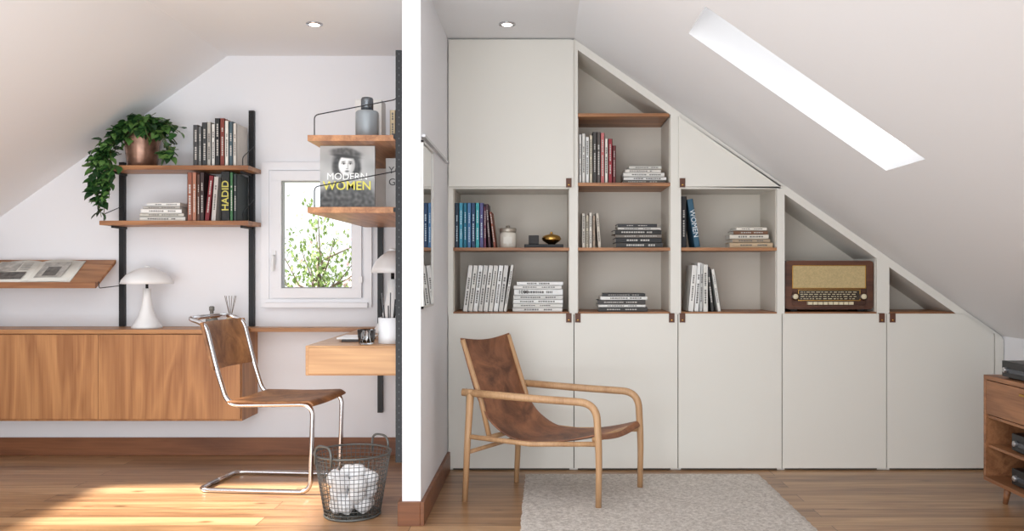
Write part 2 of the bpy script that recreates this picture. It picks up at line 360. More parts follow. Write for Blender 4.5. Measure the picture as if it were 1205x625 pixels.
stack('books_stack_pale',.585,yf,1.6655,[(.018,.25,(90,86,80)),(.02,.25,W[0]),(.024,.24,W[1]),(.02,.21,(226,220,212)),(.02,.19,(200,198,190))],.18)
row('books_row_beige',.222,yf,1.2885,[(.022,.2,(206,200,188)),(.02,.19,(190,180,160)),(.02,.205,(220,214,204)),(.018,.185,(170,150,130)),(.022,.2,(200,190,176),-4,1)],.14)
stack('books_stack_black',.552,yf,1.2885,[(.03,.275,(60,58,56)),(.028,.27,(40,40,42)),(.02,.27,(120,112,104)),(.026,.275,(48,46,44)),(.016,.25,(200,196,190)),(.02,.23,(50,50,54))])
stack('books_stack_monochrome',.462,yf,.9145,[(.026,.285,(60,58,56)),(.016,.275,W[0]),(.026,.28,(70,66,64)),(.022,.275,(230,228,224)),(.016,.25,(44,44,46))])
b=MB(); x=row('',.803,yf,1.2885,[(.032,.30,(34,34,38))],mb=b)
row('',x+.001,yf,1.2885,[(.036,.285,(44,88,112),-9,1,(44,88,112))],mb=b); ob=b.build('books_row_leaning')
text('WOMEN',.042,bmat((225,232,236)),Matrix.Translation((x+.001+.0446,yf-.004,1.2885))@Matrix.Rotation(-math.radians(9),4,'Y')@Matrix.Translation((.018,0,.14))@FACE@Matrix.Rotation(-math.pi/2,4,'Z'),'title_text',ob)
stack('books_stack_tan',1.21,yf,1.2885,[(.03,.25,(196,172,140)),(.022,.22,(170,150,126)),(.026,.225,(222,214,200)),(.022,.2,(120,84,60)),(.02,.18,(230,224,212))],.17)
row('books_row_pale',.842,yf,.9145,[(.035,.27,W[0],5,0),(.03,.285,W[2],4,0),(.022,.28,(200,200,198),2,0),(.032,.275,(222,220,214)),(.02,.26,(60,60,60),-6,.6),(.022,.25,(228,226,220),-9,.5)])
b=MB(); jx=-.213; jy=Y0+.12
glass=mat('ribbed_glass',(226,220,208),.15,spec=.8)
b.lathe([(.046,0),(.05,.006),(.05,.085),(.044,.092)],(jx,jy,1.2885),glass,48,fn=lambda t,z:1+.02*math.cos(24*t))
b.lathe([(.047,.092),(.05,.096),(.05,.112),(.046,.118),(.012,.12),(.012,.132),(.004,.135)],(jx,jy,1.2885),mat('jar_lid',(180,172,160),.35,metal=.5),32)
b.box(jx-.025,jx+.025,jy-.0515,jy-.045,1.289+.025,1.289+.065,PAPER); b.build('candle_jar')
b=MB(); b.box(-.115,.115,Y0+.05,Y0+.19,1.2885,1.309,BLACK); b.box(-.09,-.03,Y0+.07,Y0+.14,1.309,1.362,mat('black_box_matte',(40,38,38),.6)); b.build('display_tray',.003)
b=MB(); b.lathe([(.02,0),(.024,.004),(.03,.008),(.052,.022),(.058,.034),(.05,.05),(.028,.058),(.01,.062),(.007,.068),(.009,.072),(.003,.076)],(.045,Y0+.12,1.3095),GOLD,32); b.build('brass_trinket_pot')
# radio
e=empty('vintage_radio',(1.664,Y0+.15,.916))
rx0,rx1,rz0,rz1=1.408,1.922,.928,1.212; ry=Y0+.03
b=MB(); 
def rr(x0,x1,z0,z1,r,n=6):
    P=[]
    for (cx,cz,a0) in ((x1-r,z0+r,-90),(x1-r,z1-r,0),(x0+r,z1-r,90),(x0+r,z0+r,180)):
        for k in range(n+1):
            a=math.radians(a0+90*k/n); P.append((cx+r*math.cos(a),cz+r*math.sin(a)))
    return P
b.prism(rr(rx0,rx1,rz0,rz1,.02),ry+.012,ry+.22,RADW)
out=rr(rx0,rx1,rz0,rz1,.02); inn=rr(rx0+.04,rx1-.04,rz0+.025,rz1-.025,.012)
n=len(out); vs=[(p[0],ry,p[1]) for p in out]+[(p[0],ry,p[1]) for p in inn]+[(p[0],ry+.013,p[1]) for p in out]+[(p[0],ry+.014,p[1]) for p in inn]
fs=[]
for i in range(n):
    j=(i+1)%n; fs+=[(i,j,n+j,n+i),(i,2*n+i,2*n+j,j),(n+i,n+j,3*n+j,3*n+i)]
b.add(vs,fs,RADW)
for sx in (rx0+.04,rx1-.08): b.box(sx,sx+.04,ry+.03,ry+.07,.9145,rz0+.002,BLACK); b.box(sx,sx+.04,ry+.15,ry+.19,.9145,rz0+.002,BLACK)
b.build('body',.002,e)
b=MB(); cloth=mat('speaker_cloth',(206,184,136),.8,bump=.6,bscale=400,var=.12,vscale=120)
b.box(rx0+.042,rx1-.042,ry+.006,ry+.014,rz0+.125,rz1-.028,cloth); ring(b,rx0+.042,rx1-.042,rz0+.122,rz1-.026,.004,ry+.002,ry+.01,GOLD)
b.box(rx0+.075,rx1-.075,ry+.004,ry+.014,rz0+.05,rz0+.116,mat('dial_glass',(58,50,40),.15))
ring(b,rx0+.075,rx1-.075,rz0+.05,rz0+.116,.004,ry+.001,ry+.01,GOLD)
cr=mat('dial_print',(214,200,164),.5)
for r_ in range(4):
    x=rx0+.09
    while x<rx1-.1:
        w=U(.006,.024); b.box(x,min(x+w,rx1-.09),ry+.0032,ry+.004,rz0+.06+r_*.013,rz0+.064+r_*.013,cr); x+=w+U(.004,.012)
iv=mat('ivory_keys',(222,210,180),.35)
for k in range(9): b.box(rx0+.13+k*.03,rx0+.155+k*.03,ry-.01,ry+.014,rz0+.028,rz0+.044,iv)
b.build('dial_panel',.001,e)
b=MB()
for kx in (rx0+.058,rx1-.058):
    for (r1,h) in ((.024,.018),(.015,.028)):
        b.lathe([(r1,0),(r1,h-.003),(r1-.003,h)],(0,0,0),mat('knob_brown',(70,44,30),.3) if r1>.02 else iv,24,M=Matrix.Translation((kx,ry+.012,rz0+.075))@Matrix.Rotation(math.pi/2,4,'X'))
b.build('knobs',0,e)
# ------------------------------------------------------------------ PARTITION FITTINGS
b=MB(); mm=mat('mirror_silver',(225,226,226),.02,metal=1)
b.box(-.558,-.552,3.862,4.205,.99,1.735,mm)
fm=mat('mirror_edge',(206,204,200),.4)
b.box(-.558,-.546,3.853,3.862,.98,1.745,fm); b.box(-.558,-.546,4.205,4.214,.98,1.745,fm); b.box(-.558,-.546,3.853,4.214,.98,.99,fm); b.box(-.558,-.546,3.853,4.214,1.735,1.745,fm)
b.build('wall_mirror')
b=MB(); b.box(-.558,-.540,3.87,4.84,1.762,1.774,mat('rail_aluminium',(196,196,198),.35,metal=.3)); b.build('picture_rail')
dot=mat('post_slot',(62,62,66),.6)
_pn=[0]
def post(x0,x1,y0,y1,z0,z1,dots=False):
    b=MB(); b.box(x0,x1,y0,y1,z0,z1,BLACK)
    z=z0+.03
    while z<z1-.02:
        b.box((x0+x1)/2-.0025,(x0+x1)/2+.0025,y0-.0006,y0,z,z+.007,dot if dots else BLACK); z+=.032
    b.build('shelf_standard' if _pn[0]==0 else 'shelf_standard.%03d'%_pn[0]); _pn[0]+=1
post(-1.838,-1.806,YB-.03,YB,.808,2.152)
post(-2.646,-2.614,YB-.03,YB,.808,1.83)
post(-3.456,-3.424,YB-.03,YB,.808,1.40)
post(-1.036,-1.004,YB-.03,YB,.27,2.15)
post(-.674,-.643,3.862,3.886,.28,2.155,True); post(-.674,-.643,4.69,4.715,.82,2.155)
def wire(b,pts,r=.003): b.tube(fillet(pts,.02,4),r,BLACK,6)
def wshelf(name,z):
    b=MB(); b.box(-2.648,-1.76,YB-.26,YB-.031,z-.026,z,WOODS)
    for x in (-2.60,-1.822): b.box(x-.008,x+.008,YB-.2,YB-.032,z-.04,z-.026,BLACK)
    wire(b,[(-1.80,YB-.032,z+.15),(-1.80,YB-.24,z+.05),(-1.80,YB-.24,z-.001)])
    wire(b,[(-2.63,YB-.032,z+.1),(-2.63,YB-.24,z+.04),(-2.63,YB-.24,z-.001)])
    b.build(name,.002)
wshelf('wall_shelf',1.782); wshelf('wall_shelf.001',1.452)
b=MB()
yA,zA,yF,zF=YB-.035,1.222,YB-.27,1.072
b.prism([(yA,zA),(yF,zF),(yF,zF-.022),(yA,zA-.022)],-3.60,-2.66,WOODS,'YZ')
b.prism([(yF,zF-.022),(yF-.014,zF-.022),(yF-.014,zF+.014),(yF,zF+.014)],-3.60,-2.66,WOODS,'YZ')
wire(b,[(-2.645,YB-.032,1.06),(-2.645,yF,1.05),(-2.645,yF,1.09)])
b.build('magazine_shelf',.002)
ang=math.atan2(zA-zF,yA-yF)
def tilt(x,v): return Matrix.Translation((x,yF+v*math.cos(ang),zF+v*math.sin(ang)+.001))@Matrix.Rotation(ang,4,'X')
b=MB(); grey=mat('photo_print_dark',(96,92,88),.5,var=.6,vscale=30); g2=mat('photo_print_mid',(170,166,160),.5,var=.4,vscale=24)
M=tilt(-3.09,.012)@Matrix.Rotation(.04,4,'Z')
nseg=10
for sgn in (-1,1):
    vs=[];fs=[]
    for i in range(nseg+1):
        t=i/nseg; x=sgn*t*.262; z=.016*math.sin(math.pi*min(1,t*1.15))**.8*(1-.4*t)+.004 if t<1/1.15 else .004
        vs+=[(x,0,z),(x,.235,z),(x,0,0),(x,.235,0)]
    for i in range(nseg):
        a=i*4;c=a+4; fs+=[(a,c,c+1,a+1),(a+2,a+3,c+3,c+2),(a,a+2,c+2,c),(a+1,c+1,c+3,a+3)]
    fs.append((nseg*4,nseg*4+2,nseg*4+3,nseg*4+1))
    b.add(vs,fs,PAPER,True,M)
b.box(-.24,-.10,.11,.22,.018,.0185,g2,M); b.box(-.24,-.03,.02,.10,.0185,.019,grey,M); b.box(.04,.20,.03,.20,.0185,.019,g2,M); b.box(.08,.16,.05,.15,.019,.0195,grey,M)
for k in range(6): b.box(-.09,-.03,.12+k*.015,.126+k*.015,.019,.0193,g2,M)
b.build('open_magazine',recalc=False)
e=empty('floating_sideboard',(-2.8,5.16,.26))
b=MB(); SF=5.02
b.box(-3.88,-1.79,SF+.02,YB-.001,.262,.782,WOODV); b.build('carcass',.002,e)
b=MB(); b.box(-3.88,-1.785,SF-.004,YB-.001,.782,.806,WOODT); b.build('top_board',.002,e)
b=MB(); b.box(-1.783,-.643,YB-.16,YB-.031,.782,.806,WOODT); b.build('wall_ledge',.002)
b=MB(); b.box(-2.632,-1.795,SF,SF+.018,.275,.776,WOODV); b.box(-3.45,-2.637,SF+.006,SF+.02,.275,.776,WOODV); b.box(-3.88,-3.455,SF,SF+.018,.275,.776,WOODV); b.build('sliding_doors',.002,e)
row('books_row_upper',-2.10,YB-.235,1.7825,[(.03,.245,(70,70,72)),(.022,.235,(110,112,112)),(.03,.26,(58,60,62)),(.026,.262,(180,176,168)),(.022,.25,(222,220,214)),(.03,.285,(34,34,36)),(.028,.285,(130,60,50)),(.024,.27,(226,222,214)),(.026,.265,(70,90,100)),(.022,.255,(210,204,196))],.19)
b=MB(); x=row('',-2.135,YB-.235,1.4525,[(.03,.29,(150,90,70)),(.026,.29,(178,120,96)),(.02,.28,(90,60,50)),(.026,.29,(60,44,44)),(.03,.27,(120,24,34),6,.3),(.03,.265,(196,190,184),4,.2)],.19,mb=b)
x=max(x,-1.93)
book(b,Matrix.Translation((x,YB-.235,1.4525)),.05,.295,.19,(28,30,30),(28,30,30)); x1=x+.025; x+=.051
for c,h,t in (((60,110,70),.29,.02),((40,50,50),.28,.022)):
    book(b,Matrix.Translation((x,YB-.235,1.4525)),t,h,.19,c); x+=t+.001
ob=b.build('books_row_lower')
text('HADID',.058,bmat((196,186,90)),Matrix.Translation((x1,YB-.2362,1.453+.15))@FACE@Matrix.Rotation(math.pi/2,4,'Z'),'title_text',ob,bold=.001)
stack('books_stack_low',-2.285,YB-.235,1.4525,[(.026,.27,(226,222,214)),(.02,.26,(200,196,186)),(.026,.24,(236,234,230)),(.016,.22,(180,176,170)),(.022,.2,(232,230,226))],.18)
# plant
b=MB(); px,py,pz=-2.45,YB-.135,1.7825
cop=mat('copper_glaze',(140,108,92),.25,metal=.6,var=.5,vscale=14)
b.lathe([(.078,0),(.086,.01),(.108,.195),(.11,.205),(.1,.205),(.096,.17)],(px,py,pz),cop,32,caps=False); b.lathe([(.001,.165),(.098,.17)],(px,py,pz),mat('soil',(50,38,30),.95),24,caps=False); b.lathe([(.001,0.001),(.083,0.001)],(px,py,pz),cop,24,caps=False)
L1=[mat('leaf_dark',(34,66,34),.4),mat('leaf_mid',(56,98,48),.4),mat('leaf_light',(96,136,70),.45)]
stem=mat('vine_stem',(84,96,52),.6)
def leaf(p,sz,yaw,pitch,roll):
    M=Matrix.Translation(p)@Matrix.Rotation(yaw,4,'Z')@Matrix.Rotation(pitch,4,'X')@Matrix.Rotation(roll,4,'Y')
    w=sz*.42; vs=[(0,0,0),(w*.8,sz*.12,.1*sz),(w,sz*.38,.12*sz),(w*.5,sz*.75,.05*sz),(0,sz,-.12*sz),(-w*.5,sz*.75,.05*sz),(-w,sz*.38,.12*sz),(-w*.8,sz*.12,.1*sz),(0,sz*.4,0)]
    b.add(vs,[(0,1,2,8),(8,2,3,4),(8,4,5,6),(0,8,6,7)],random.choice(L1),True,M)
def vine(pts,n,sz=.055,spread=.02):
    pts=fillet([Vector(p) for p in pts],.08,5); b.tube(pts,.002,stem,5)
    for k in range(n):
        t=U(.05,1)*(len(pts)-1); i=min(int(t),len(pts)-2); p=pts[i].lerp(pts[i+1],t-i)+Vector((U(-1,1),U(-1,1),U(-1,1)))*spread
        p.y=min(p.y,YB-.06); p.z=min(p.z,zl(p.x)-.07)
        leaf(p,sz*U(.7,1.15),U(math.pi*.5,math.pi*1.5),U(-1.2,.2),U(-.6,.6))
top=(px,py-.02,pz+.19)
for k in range(36):
    a=U(0,6.28); L=U(.10,.26); hx=px+.02+math.cos(a)*L*.95; hz=pz+U(.14,.33)
    if abs(hx-px)>.16: hz=pz+U(.08,.26)
    hz=min(hz,zl(hx)-.09)
    vine([top,(px+math.cos(a)*L*.5,py-.03+math.sin(a)*.06,min(pz+.29,zl(px+math.cos(a)*L*.5)-.09)),(hx,py-.05+math.sin(a)*.08,hz)],11,.064,.03)
for (x,zb,n) in ((-2.60,1.48,26),(-2.63,1.47,24),(-2.59,1.58,20),(-2.64,1.56,20),(-2.57,1.68,16),(-2.20,1.86,8),(-2.22,1.9,8),(-2.62,1.52,24)):
    vine([top,((px+x)/2,py-.06,pz+.24),(x,py-.16,pz+.06),(x+U(-.03,.03),py-.17,(pz+zb)/2),(x+U(-.03,.03),py-.165,zb)],n+14,.062,.026)
for k in range(6): vine([top,(-2.53,py-.08,pz+.2),(-2.62-U(0,.05),py-.14,pz+.05),(-2.63,py-.15,pz-.12)],26,.062,.038)
b.build('trailing_plant',recalc=False)
def lamp(name,x,y,z,s=1,rs=1):
    b=MB()
    b.lathe([(.088*s,0),(.088*s,.008*s),(.072*s,.03*s),(.05*s,.07*s),(.034*s,.12*s),(.024*s,.18*s),(.022*s,.24*s)],(x,y,z),WHITE,32)
    b.lathe([(.008*s,.24*s),(.008*s,.33*s)],(x,y,z),BLACK,12)
    f=lambda t,zz:1+.07*abs(math.cos(2*t))-.03
    pr=[(.01,.368),(.03,.367),(.055,.357),(.085,.342),(.115,.322),(.14,.292),(.148,.268),(.143,.268),(.134,.29),(.11,.316),(.08,.336),(.01,.36)]
    b.lathe([(r*s*rs,h*s) for r,h in pr],(x,y,z),WHITE,48,fn=f)
    b.lathe([(.016*s,.368*s),(.016*s,.376*s),(.004*s,.38*s)],(x,y,z),WHITE,16)
    b.build(name)
lamp('table_lamp',-2.41,5.16,.8065)
lamp('table_lamp.001',-.865,4.86,.8005,1.27,.62)
b=MB(); bx,by=-2.04,5.22
b.lathe([(.034,0),(.036,.005),(.036,.05),(.02,.07),(.011,.078),(.011,.10),(.016,.104),(.016,.125),(.01,.13)],(bx,by,.8065),mat('smoke_glass',(120,118,112),.15),24); b.build('glass_bottle')
b=MB(); bx=-1.925
b.lathe([(.03,0),(.032,.005),(.03,.05),(.013,.066),(.013,.08)],(bx,by,.8065),mat('amber_glass',(196,180,150),.12),24)
for k in range(6):
    a=k*1.05; b.tube([(bx,by,.85),(bx+.035*math.cos(a),by+.03*math.sin(a),1.0)],.0016,mat('reed',(110,84,60),.7),5)
b.build('reed_diffuser')
# ------------------------------------------------------------------ DESK and right-hand shelves
b=MB(); b.box(-1.12,-.675,3.99,YB-.165,.66,.80,DESKW); b.box(-1.105,-.69,3.982,3.99,.667,.792,DESKW); b.box(-.675,-.643,4.0,4.6,.70,.78,BLACK); b.build('wall_mounted_desk',.003)
def sshelf(name,z):
    b=MB(); b.box(-1.11,-.675,3.99,5.28,z-.028,z,WOODY)
    b.box(-.690,-.676,3.89,4.0,z-.03,z-.01,BLACK)
    wire(b,[(-.668,3.89,z+.17),(-.70,4.0,z+.168),(-1.08,4.0,z+.095),(-1.08,4.0,z)]); b.build(name,.001)
sshelf('side_shelf',1.79); sshelf('side_shelf.001',1.452)
e=empty('display_book',(-.955,4.15,1.453)); e_y=4.12
b=MB(); b.box(-1.085,-.82,e_y,e_y+.02,1.4525,1.758,bmat((150,150,148))); b.build('book_block',.001,e)
def sst(a,c,x):
    t=max(0,min(1,(x-a)/(c-a))); return t*t*(3-2*t)
def el(u,v,cu,cv,ru,rv,soft=.15,rot=0):
    c_,s_=math.cos(rot),math.sin(rot); du,dv=u-cu,v-cv; x=(du*c_+dv*s_)/ru; y=(-du*s_+dv*c_)/rv
    return 1-sst(1-soft,1+soft,math.sqrt(x*x+y*y))
def portrait(u,v):  # printed ink density over the cover, metres on the cover
    L=.46+.22*(v/.3)+.12*noise.noise(Vector((u*14,v*14,3)))
    mx=lambda L,c,k: L*(1-k)+c*k
    nz=noise.noise(Vector((u*70,v*70,5)))
    sh=el(u,v,.13,-.02,.17,.15,.12); L=mx(L,.24+.16*noise.noise(Vector((u*60,v*60,1))),sh)
    L=mx(L,.16+.10*nz,el(u,v,.128,.225,.064,.066,.25,-.15))
    L=mx(L,.18+.10*nz,el(u,v,.086,.195,.026,.036,.4)); L=mx(L,.16+.10*nz,el(u,v,.174,.195,.024,.034,.4))
    L=mx(L,.6,el(u,v,.132,.145,.024,.045,.3)); L=mx(L,.38,el(u,v,.132,.158,.028,.018,.6))
    fu,fv=.130,.212
    f=el(u,v,fu,fv,.040,.052,.12,-.08); sd=.90-.30*sst(.0,.045,u-fu)-.10*sst(.0,.05,fv-v)
    L=mx(L,sd,f)
    L=mx(L,.30+.12*nz,el(u,v,.126,.270,.074,.022,.3,-.12)); L=mx(L,.14,el(u,v,.126,.254,.060,.007,.6,-.12))
    for sx in (-.016,.016):
        L=mx(L,sd*.6,el(u,v,fu+sx,fv+.008,.011,.006,.6)); L=mx(L,.25,el(u,v,fu+sx,fv+.017,.010,.0022,.6,.1 if sx<0 else -.1))
        L=mx(L,.85,el(u,v,fu+sx,fv+.005,.007,.003,.4)); L=mx(L,.08,el(u,v,fu+sx+.001,fv+.0055,.0034,.0036,.4)); L=mx(L,.12,el(u,v,fu+sx,fv+.009,.009,.0015,.5))
    L=mx(L,sd*.76,el(u,v,fu+.005,fv-.005,.004,.016,.7)); L=mx(L,.42,el(u,v,fu+.001,fv-.018,.006,.002,.6))
    L=mx(L,.26,el(u,v,fu+.001,fv-.030,.010,.004,.4)); L=mx(L,sd*.75,el(u,v,fu,fv-.039,.008,.0025,.7))
    return max(0,min(1,L))
nu,nv=110,126; vs=[];fs=[];cols=[]
for j in range(nv+1):
    for i in range(nu+1):
        u=.265*i/nu; v=.3045*j/nv; vs.append((-1.085+u,e_y-.001,1.453+v)); cols.append(portrait(u,v))
for j in range(nv):
    for i in range(nu): a=j*(nu+1)+i; fs.append((a,a+1,a+nu+2,a+nu+1))
pmt=bpy.data.materials.new('portrait_print'); pmt.use_nodes=True; bs=pmt.node_tree.nodes['Principled BSDF']; at=pmt.node_tree.nodes.new('ShaderNodeAttribute'); at.attribute_name='ink'
pmt.node_tree.links.new(at.outputs['Color'],bs.inputs['Base Color']); bs.inputs['Roughness'].default_value=.35
b=MB(); b.add(vs,fs,pmt,True); ob=b.build('cover_portrait',0,e,recalc=False)
ca=ob.data.color_attributes.new('ink','FLOAT_COLOR','POINT')
for i,c in enumerate(cols): c=c**1.9; ca.data[i].color=(c,c,c*.98,1)
text('MODERN',.047,bmat((236,236,232)),Matrix.Translation((-.953,e_y-.0032,1.608))@FACE,'cover_title',e)
text('WOMEN',.060,mat('yellow_ink',(216,206,90),.5),Matrix.Translation((-.953,e_y-.0032,1.563))@FACE,'cover_title_large',e,bold=.0006)
b=MB(); y=4.3
b.box(-.80,-.70,y,y+.02,1.4525,1.7225,bmat((206,206,204)))
ob=b.build('display_book.001',.001)
text('YO',.05,bmat((90,90,90)),Matrix.Translation((-.75,y-.002,1.66))@FACE,'cover_title',ob)
text('GU',.05,bmat((60,60,60)),Matrix.Translation((-.75,y-.002,1.60))@FACE,'cover_title_b',ob)
b=MB(); yy=4.45
for k in range(18):
    t=U(.018,.034); h=U(.2,.27); c=random.choice([(200,196,188),(90,90,94),(226,224,220),(60,60,60),(180,150,120),(150,170,180)])
    M=Matrix.Translation((-.90,yy+t,1.4525))@Matrix.Rotation(-math.pi/2,4,'Z')
    book(b,M,t,h,.19,c); yy+=t+.001
b.build('books_row_side')
b=MB(); gx,gy=-.865,4.16; gm=mat('grey_ceramic',(150,156,160),.35,metal=.3)
b.lathe([(.05,0),(.056,.005),(.056,.135),(.052,.14),(.05,.142)],(gx,gy,1.7905),gm,40); b.lathe([(.03,.142),(.03,.2),(.026,.208),(.02,.21)],(gx,gy,1.7905),mat('steel_lid',(110,114,118),.25,metal=.8),32); b.build('storage_bottle')
b=MB(); b.box(-1.0,-.86,4.5,4.62,1.7905,2.06,mat('pale_box',(226,224,220),.7)); b.box(-.99,-.87,4.498,4.5,1.86,1.98,mat('box_label',(205,205,205),.6)); b.build('archive_box',.003)
row('books_row_top',-.765,4.22,1.7905,[(.028,.16,(206,186,150)),(.028,.175,(180,140,100)),(.026,.2,(60,58,58))],.16)
b=MB(); cxp,cyp=-.75,4.12
b.lathe([(.05,0),(.052,.003),(.052,.125),(.048,.125),(.047,.01)],(cxp,cyp,.8005),mat('pale_ceramic',(224,224,226),.4),32)
for k in range(8):
    a=k*.8; b.tube([(cxp+.02*math.cos(a),cyp+.02*math.sin(a),.83),(cxp+.045*math.cos(a),cyp+.045*math.sin(a),.985+.03*(k%3))],.003,[BLACK,BLACK,mat('pencil',(90,90,92),.5)][k%3],6)
b.build('pen_cup')
b=MB(); gl=mat('tumbler_glass',(240,244,246),.03,trans=1); gx,gy=-.85,4.07
b.lathe([(.03,0),(.036,.004),(.044,.07),(.0415,.07),(.034,.01),(.001,.01)],(gx,gy,.8005),gl,24,fn=lambda t,z:1+.02*math.cos(12*t)); b.build('glass_tumbler')
b=MB(); b.box(-1.0,-.87,4.2,4.4,.8005,.812,mat('notebook_dark',(60,58,58),.5)); b.box(-1.03,-.86,4.22,4.42,.812,.82,WHITE); b.build('notebook',.001)
# ------------------------------------------------------------------ CANTILEVER CHAIR
P0=Vector((-1.80,4.42,0)); F=Vector((.60,-.05,0)); Lt=Vector((.055,.40,0))
def C(a,bb,z): return P0+F*a+Lt*bb+Vector((0,0,z))
e=empty('cantilever_chair',(-1.5,4.55,0))
b=MB(); r=.0125
PP=((0,.5,r+.001),(0,0,r+.001),(1.0,0,r+.001),(1.02,0,.467),(.27,0,.455),(.17,0,.64),(.07,0,.875),(-.09,0,.905),(-.09,.5,.905))
b.tube(fillet([C(*p) for p in PP],.065,8),r,CHROME,14); b.tube(fillet([C(p[0],1-p[1],p[2]) for p in PP],.065,8),r,CHROME,14)
b.tube([C(.36,0,.452),C(.36,1,.452)],.009,CHROME,10); b.tube([C(.93,0,.46),C(.93,1,.46)],.009,CHROME,10)
b.build('tubular_frame',0,e)
def sheet(name,prof,fn,b0,b1,parent,m,th=.008,nb=8,sag=0):
    pts=fillet([(p[0],0,p[1]) for p in prof],.12,6); vs=[];fs=[]
    for p in pts:
        for j in range(nb+1):
            t=j/nb; vs.append(fn(p.x,b0+(b1-b0)*t,p.z-sag*math.sin(math.pi*t)))
    for i in range(len(pts)-1):
        for j in range(nb): a=i*(nb+1)+j; fs.append((a,a+1,a+nb+2,a+nb+1))
    q=MB(); q.add(vs,fs,m,True); o=q.build(name,0,parent,recalc=False)
    md=o.modifiers.new('solid','SOLIDIFY'); md.thickness=th; md.offset=0
    md=o.modifiers.new('bev','BEVEL'); md.width=.002; md.segments=2; md.limit_method='ANGLE'
    return o
sheet('seat',[(.28,.476),(.4,.476),(.7,.474),(1.0,.482),(1.04,.462)],C,-.06,1.06,e,LEA2,.012,10,.006)
def CB(a,bb,z): return C(a-.05*math.sin(math.pi*max(0,min(1,(bb+.06)/1.12))),bb,z)
sheet('back_rest',[(.152,.635),(.12,.72),(.085,.80),(.052,.885)],CB,-.06,1.06,e,LEA2,.016,12,0)
# ------------------------------------------------------------------ WASTE BASKET
e=empty('wire_wastebasket',(-.905,4.02,0)); ox,oy=-.905,4.02
b=MB(); N=48; H=.30; rb,rt=.128,.178; wm=mat('dark_wire',(104,106,104),.4,metal=.5)
def circ(r,z,n=48): return [(ox+r*math.cos(2*math.pi*k/n),oy+r*math.sin(2*math.pi*k/n),z) for k in range(n)]
rad=lambda z: rb+(rt-rb)*(z/H)
for k in range(N):
    a=2*math.pi*k/N; b.tube([(ox+rb*math.cos(a),oy+rb*math.sin(a),.004),(ox+rt*math.cos(a),oy+rt*math.sin(a),H)],.0015,wm,5)
for k in range(16):
    z=.006+(H-.01)*k/15; b.tube(circ(rad(z)+.001,z),.0015 if 0<k<15 else .005,wm,6,closed=True)
for q in range(1,6): b.tube(circ(rb*q/6,.004),.0018,wm,5,closed=True)
for k in range(12):
    a=math.pi*k/12; b.tube([(ox+rb*math.cos(a),oy+rb*math.sin(a),.0035),(ox-rb*math.cos(a),oy-rb*math.sin(a),.0035)],.0016,wm,5)
for a in (math.radians(235),math.radians(55)):
    c=Vector((ox+rt*math.cos(a),oy+rt*math.sin(a),H-.01)); t=Vector((-math.sin(a),math.cos(a),0))
    b.tube(fillet([c-t*.055+Vector((0,0,-.03)),c-t*.055+Vector((0,0,.06)),c+t*.055+Vector((0,0,.06)),c+t*.055+Vector((0,0,-.03))],.045,8),.0055,wm,8)
b.build('basket',0,e)
b=MB(); pm=mat('crumpled_paper',(238,238,240),.8,bump=.2,bscale=40)
def crumple(c,r,sd):
    bm=bmesh.new(); bmesh.ops.create_icosphere(bm,subdivisions=3,radius=r)
    for v in bm.verts:
        q=v.co*38+Vector((sd*7,sd*3,0)); vd=noise.voronoi(q)[0]
        n1=noise.noise(v.co*22+Vector((sd*7,sd,0))); v.co*=.98+.22*n1+.18*(vd[1]-vd[0])
    vs=[v.co+Vector(c) for v in bm.verts]; fs=[[x.index for x in f.verts] for f in bm.faces]; b.add(vs,fs,pm,False); bm.free()
k=0
for (lz,rr_,n) in ((.052,.068,5),(.108,.074,5),(.162,.082,6),(.195,.03,2)):
    for i in range(n):
        a=i*6.28/n+lz*13; crumple((ox+rr_*math.cos(a),oy+rr_*math.sin(a),lz+U(-.004,.012)),.041,k); k+=1
b.build('crumpled_paper',0,e)
# ------------------------------------------------------------------ LEATHER ARMCHAIR
A0=Vector((-.395,4.25,0)); AF=Vector((.658,-.15,0)); AL=Vector((.245,.39,0))
def A(a,bb,z): return A0+AF*a+AL*bb+Vector((0,0,z))
e=empty('leather_armchair',(0,4.35,0))
b=MB()
for s in (0,1):
    b.tube(fillet([A(-.02,s,.545),A(.5,s,.525),A(.985,s,.512),A(1.005,s,.25),A(1.0,s,.0105)],.085,10),lambda t:.019-.004*max(0,t-.55)/.45,OAK,12)
    b.tube([A(0.0,s,0.0),A(.02,s,.3),A(.045,s,.56)],lambda t:.014+.005*t,OAK,12)
    b.tube([A(.02,s,.325),A(.5,s,.30),A(1.0,s,.315)],.0125,OAK,10)
    sb=.06 if s==0 else .94
    b.tube([A(.16,sb,.33),A(.1,sb,.5),A(-.045,sb,.805)],.013,OAK,10)
b.tube([A(.02,0,.245),A(.02,1,.245)],.011,OAK,10)
b.tube([A(.16,0,.318),A(.16,1,.318)],.013,OAK,10)
b.tube([A(.97,0,.335),A(.97,1,.335)],.014,OAK,10)
b.tube([A(.045,0,.53),A(.045,1,.53)],.011,OAK,10)
b.build('oak_frame',0,e)
sheet('leather_sling',[(-.05,.815),(.0,.69),(.075,.52),(.17,.40),(.34,.315),(.6,.305),(.85,.335),(.99,.36),(1.01,.335)],A,.035,.965,e,LEA,.007,12,.02)
b=MB()
for bb in (.10,.9): b.tube([A(-.03,bb,.56),A(-.035,bb,.44),A(-.02,bb,.40)],.0016,mat('leather_cord',(120,90,64),.6),5)
b.build('cords',0,e)
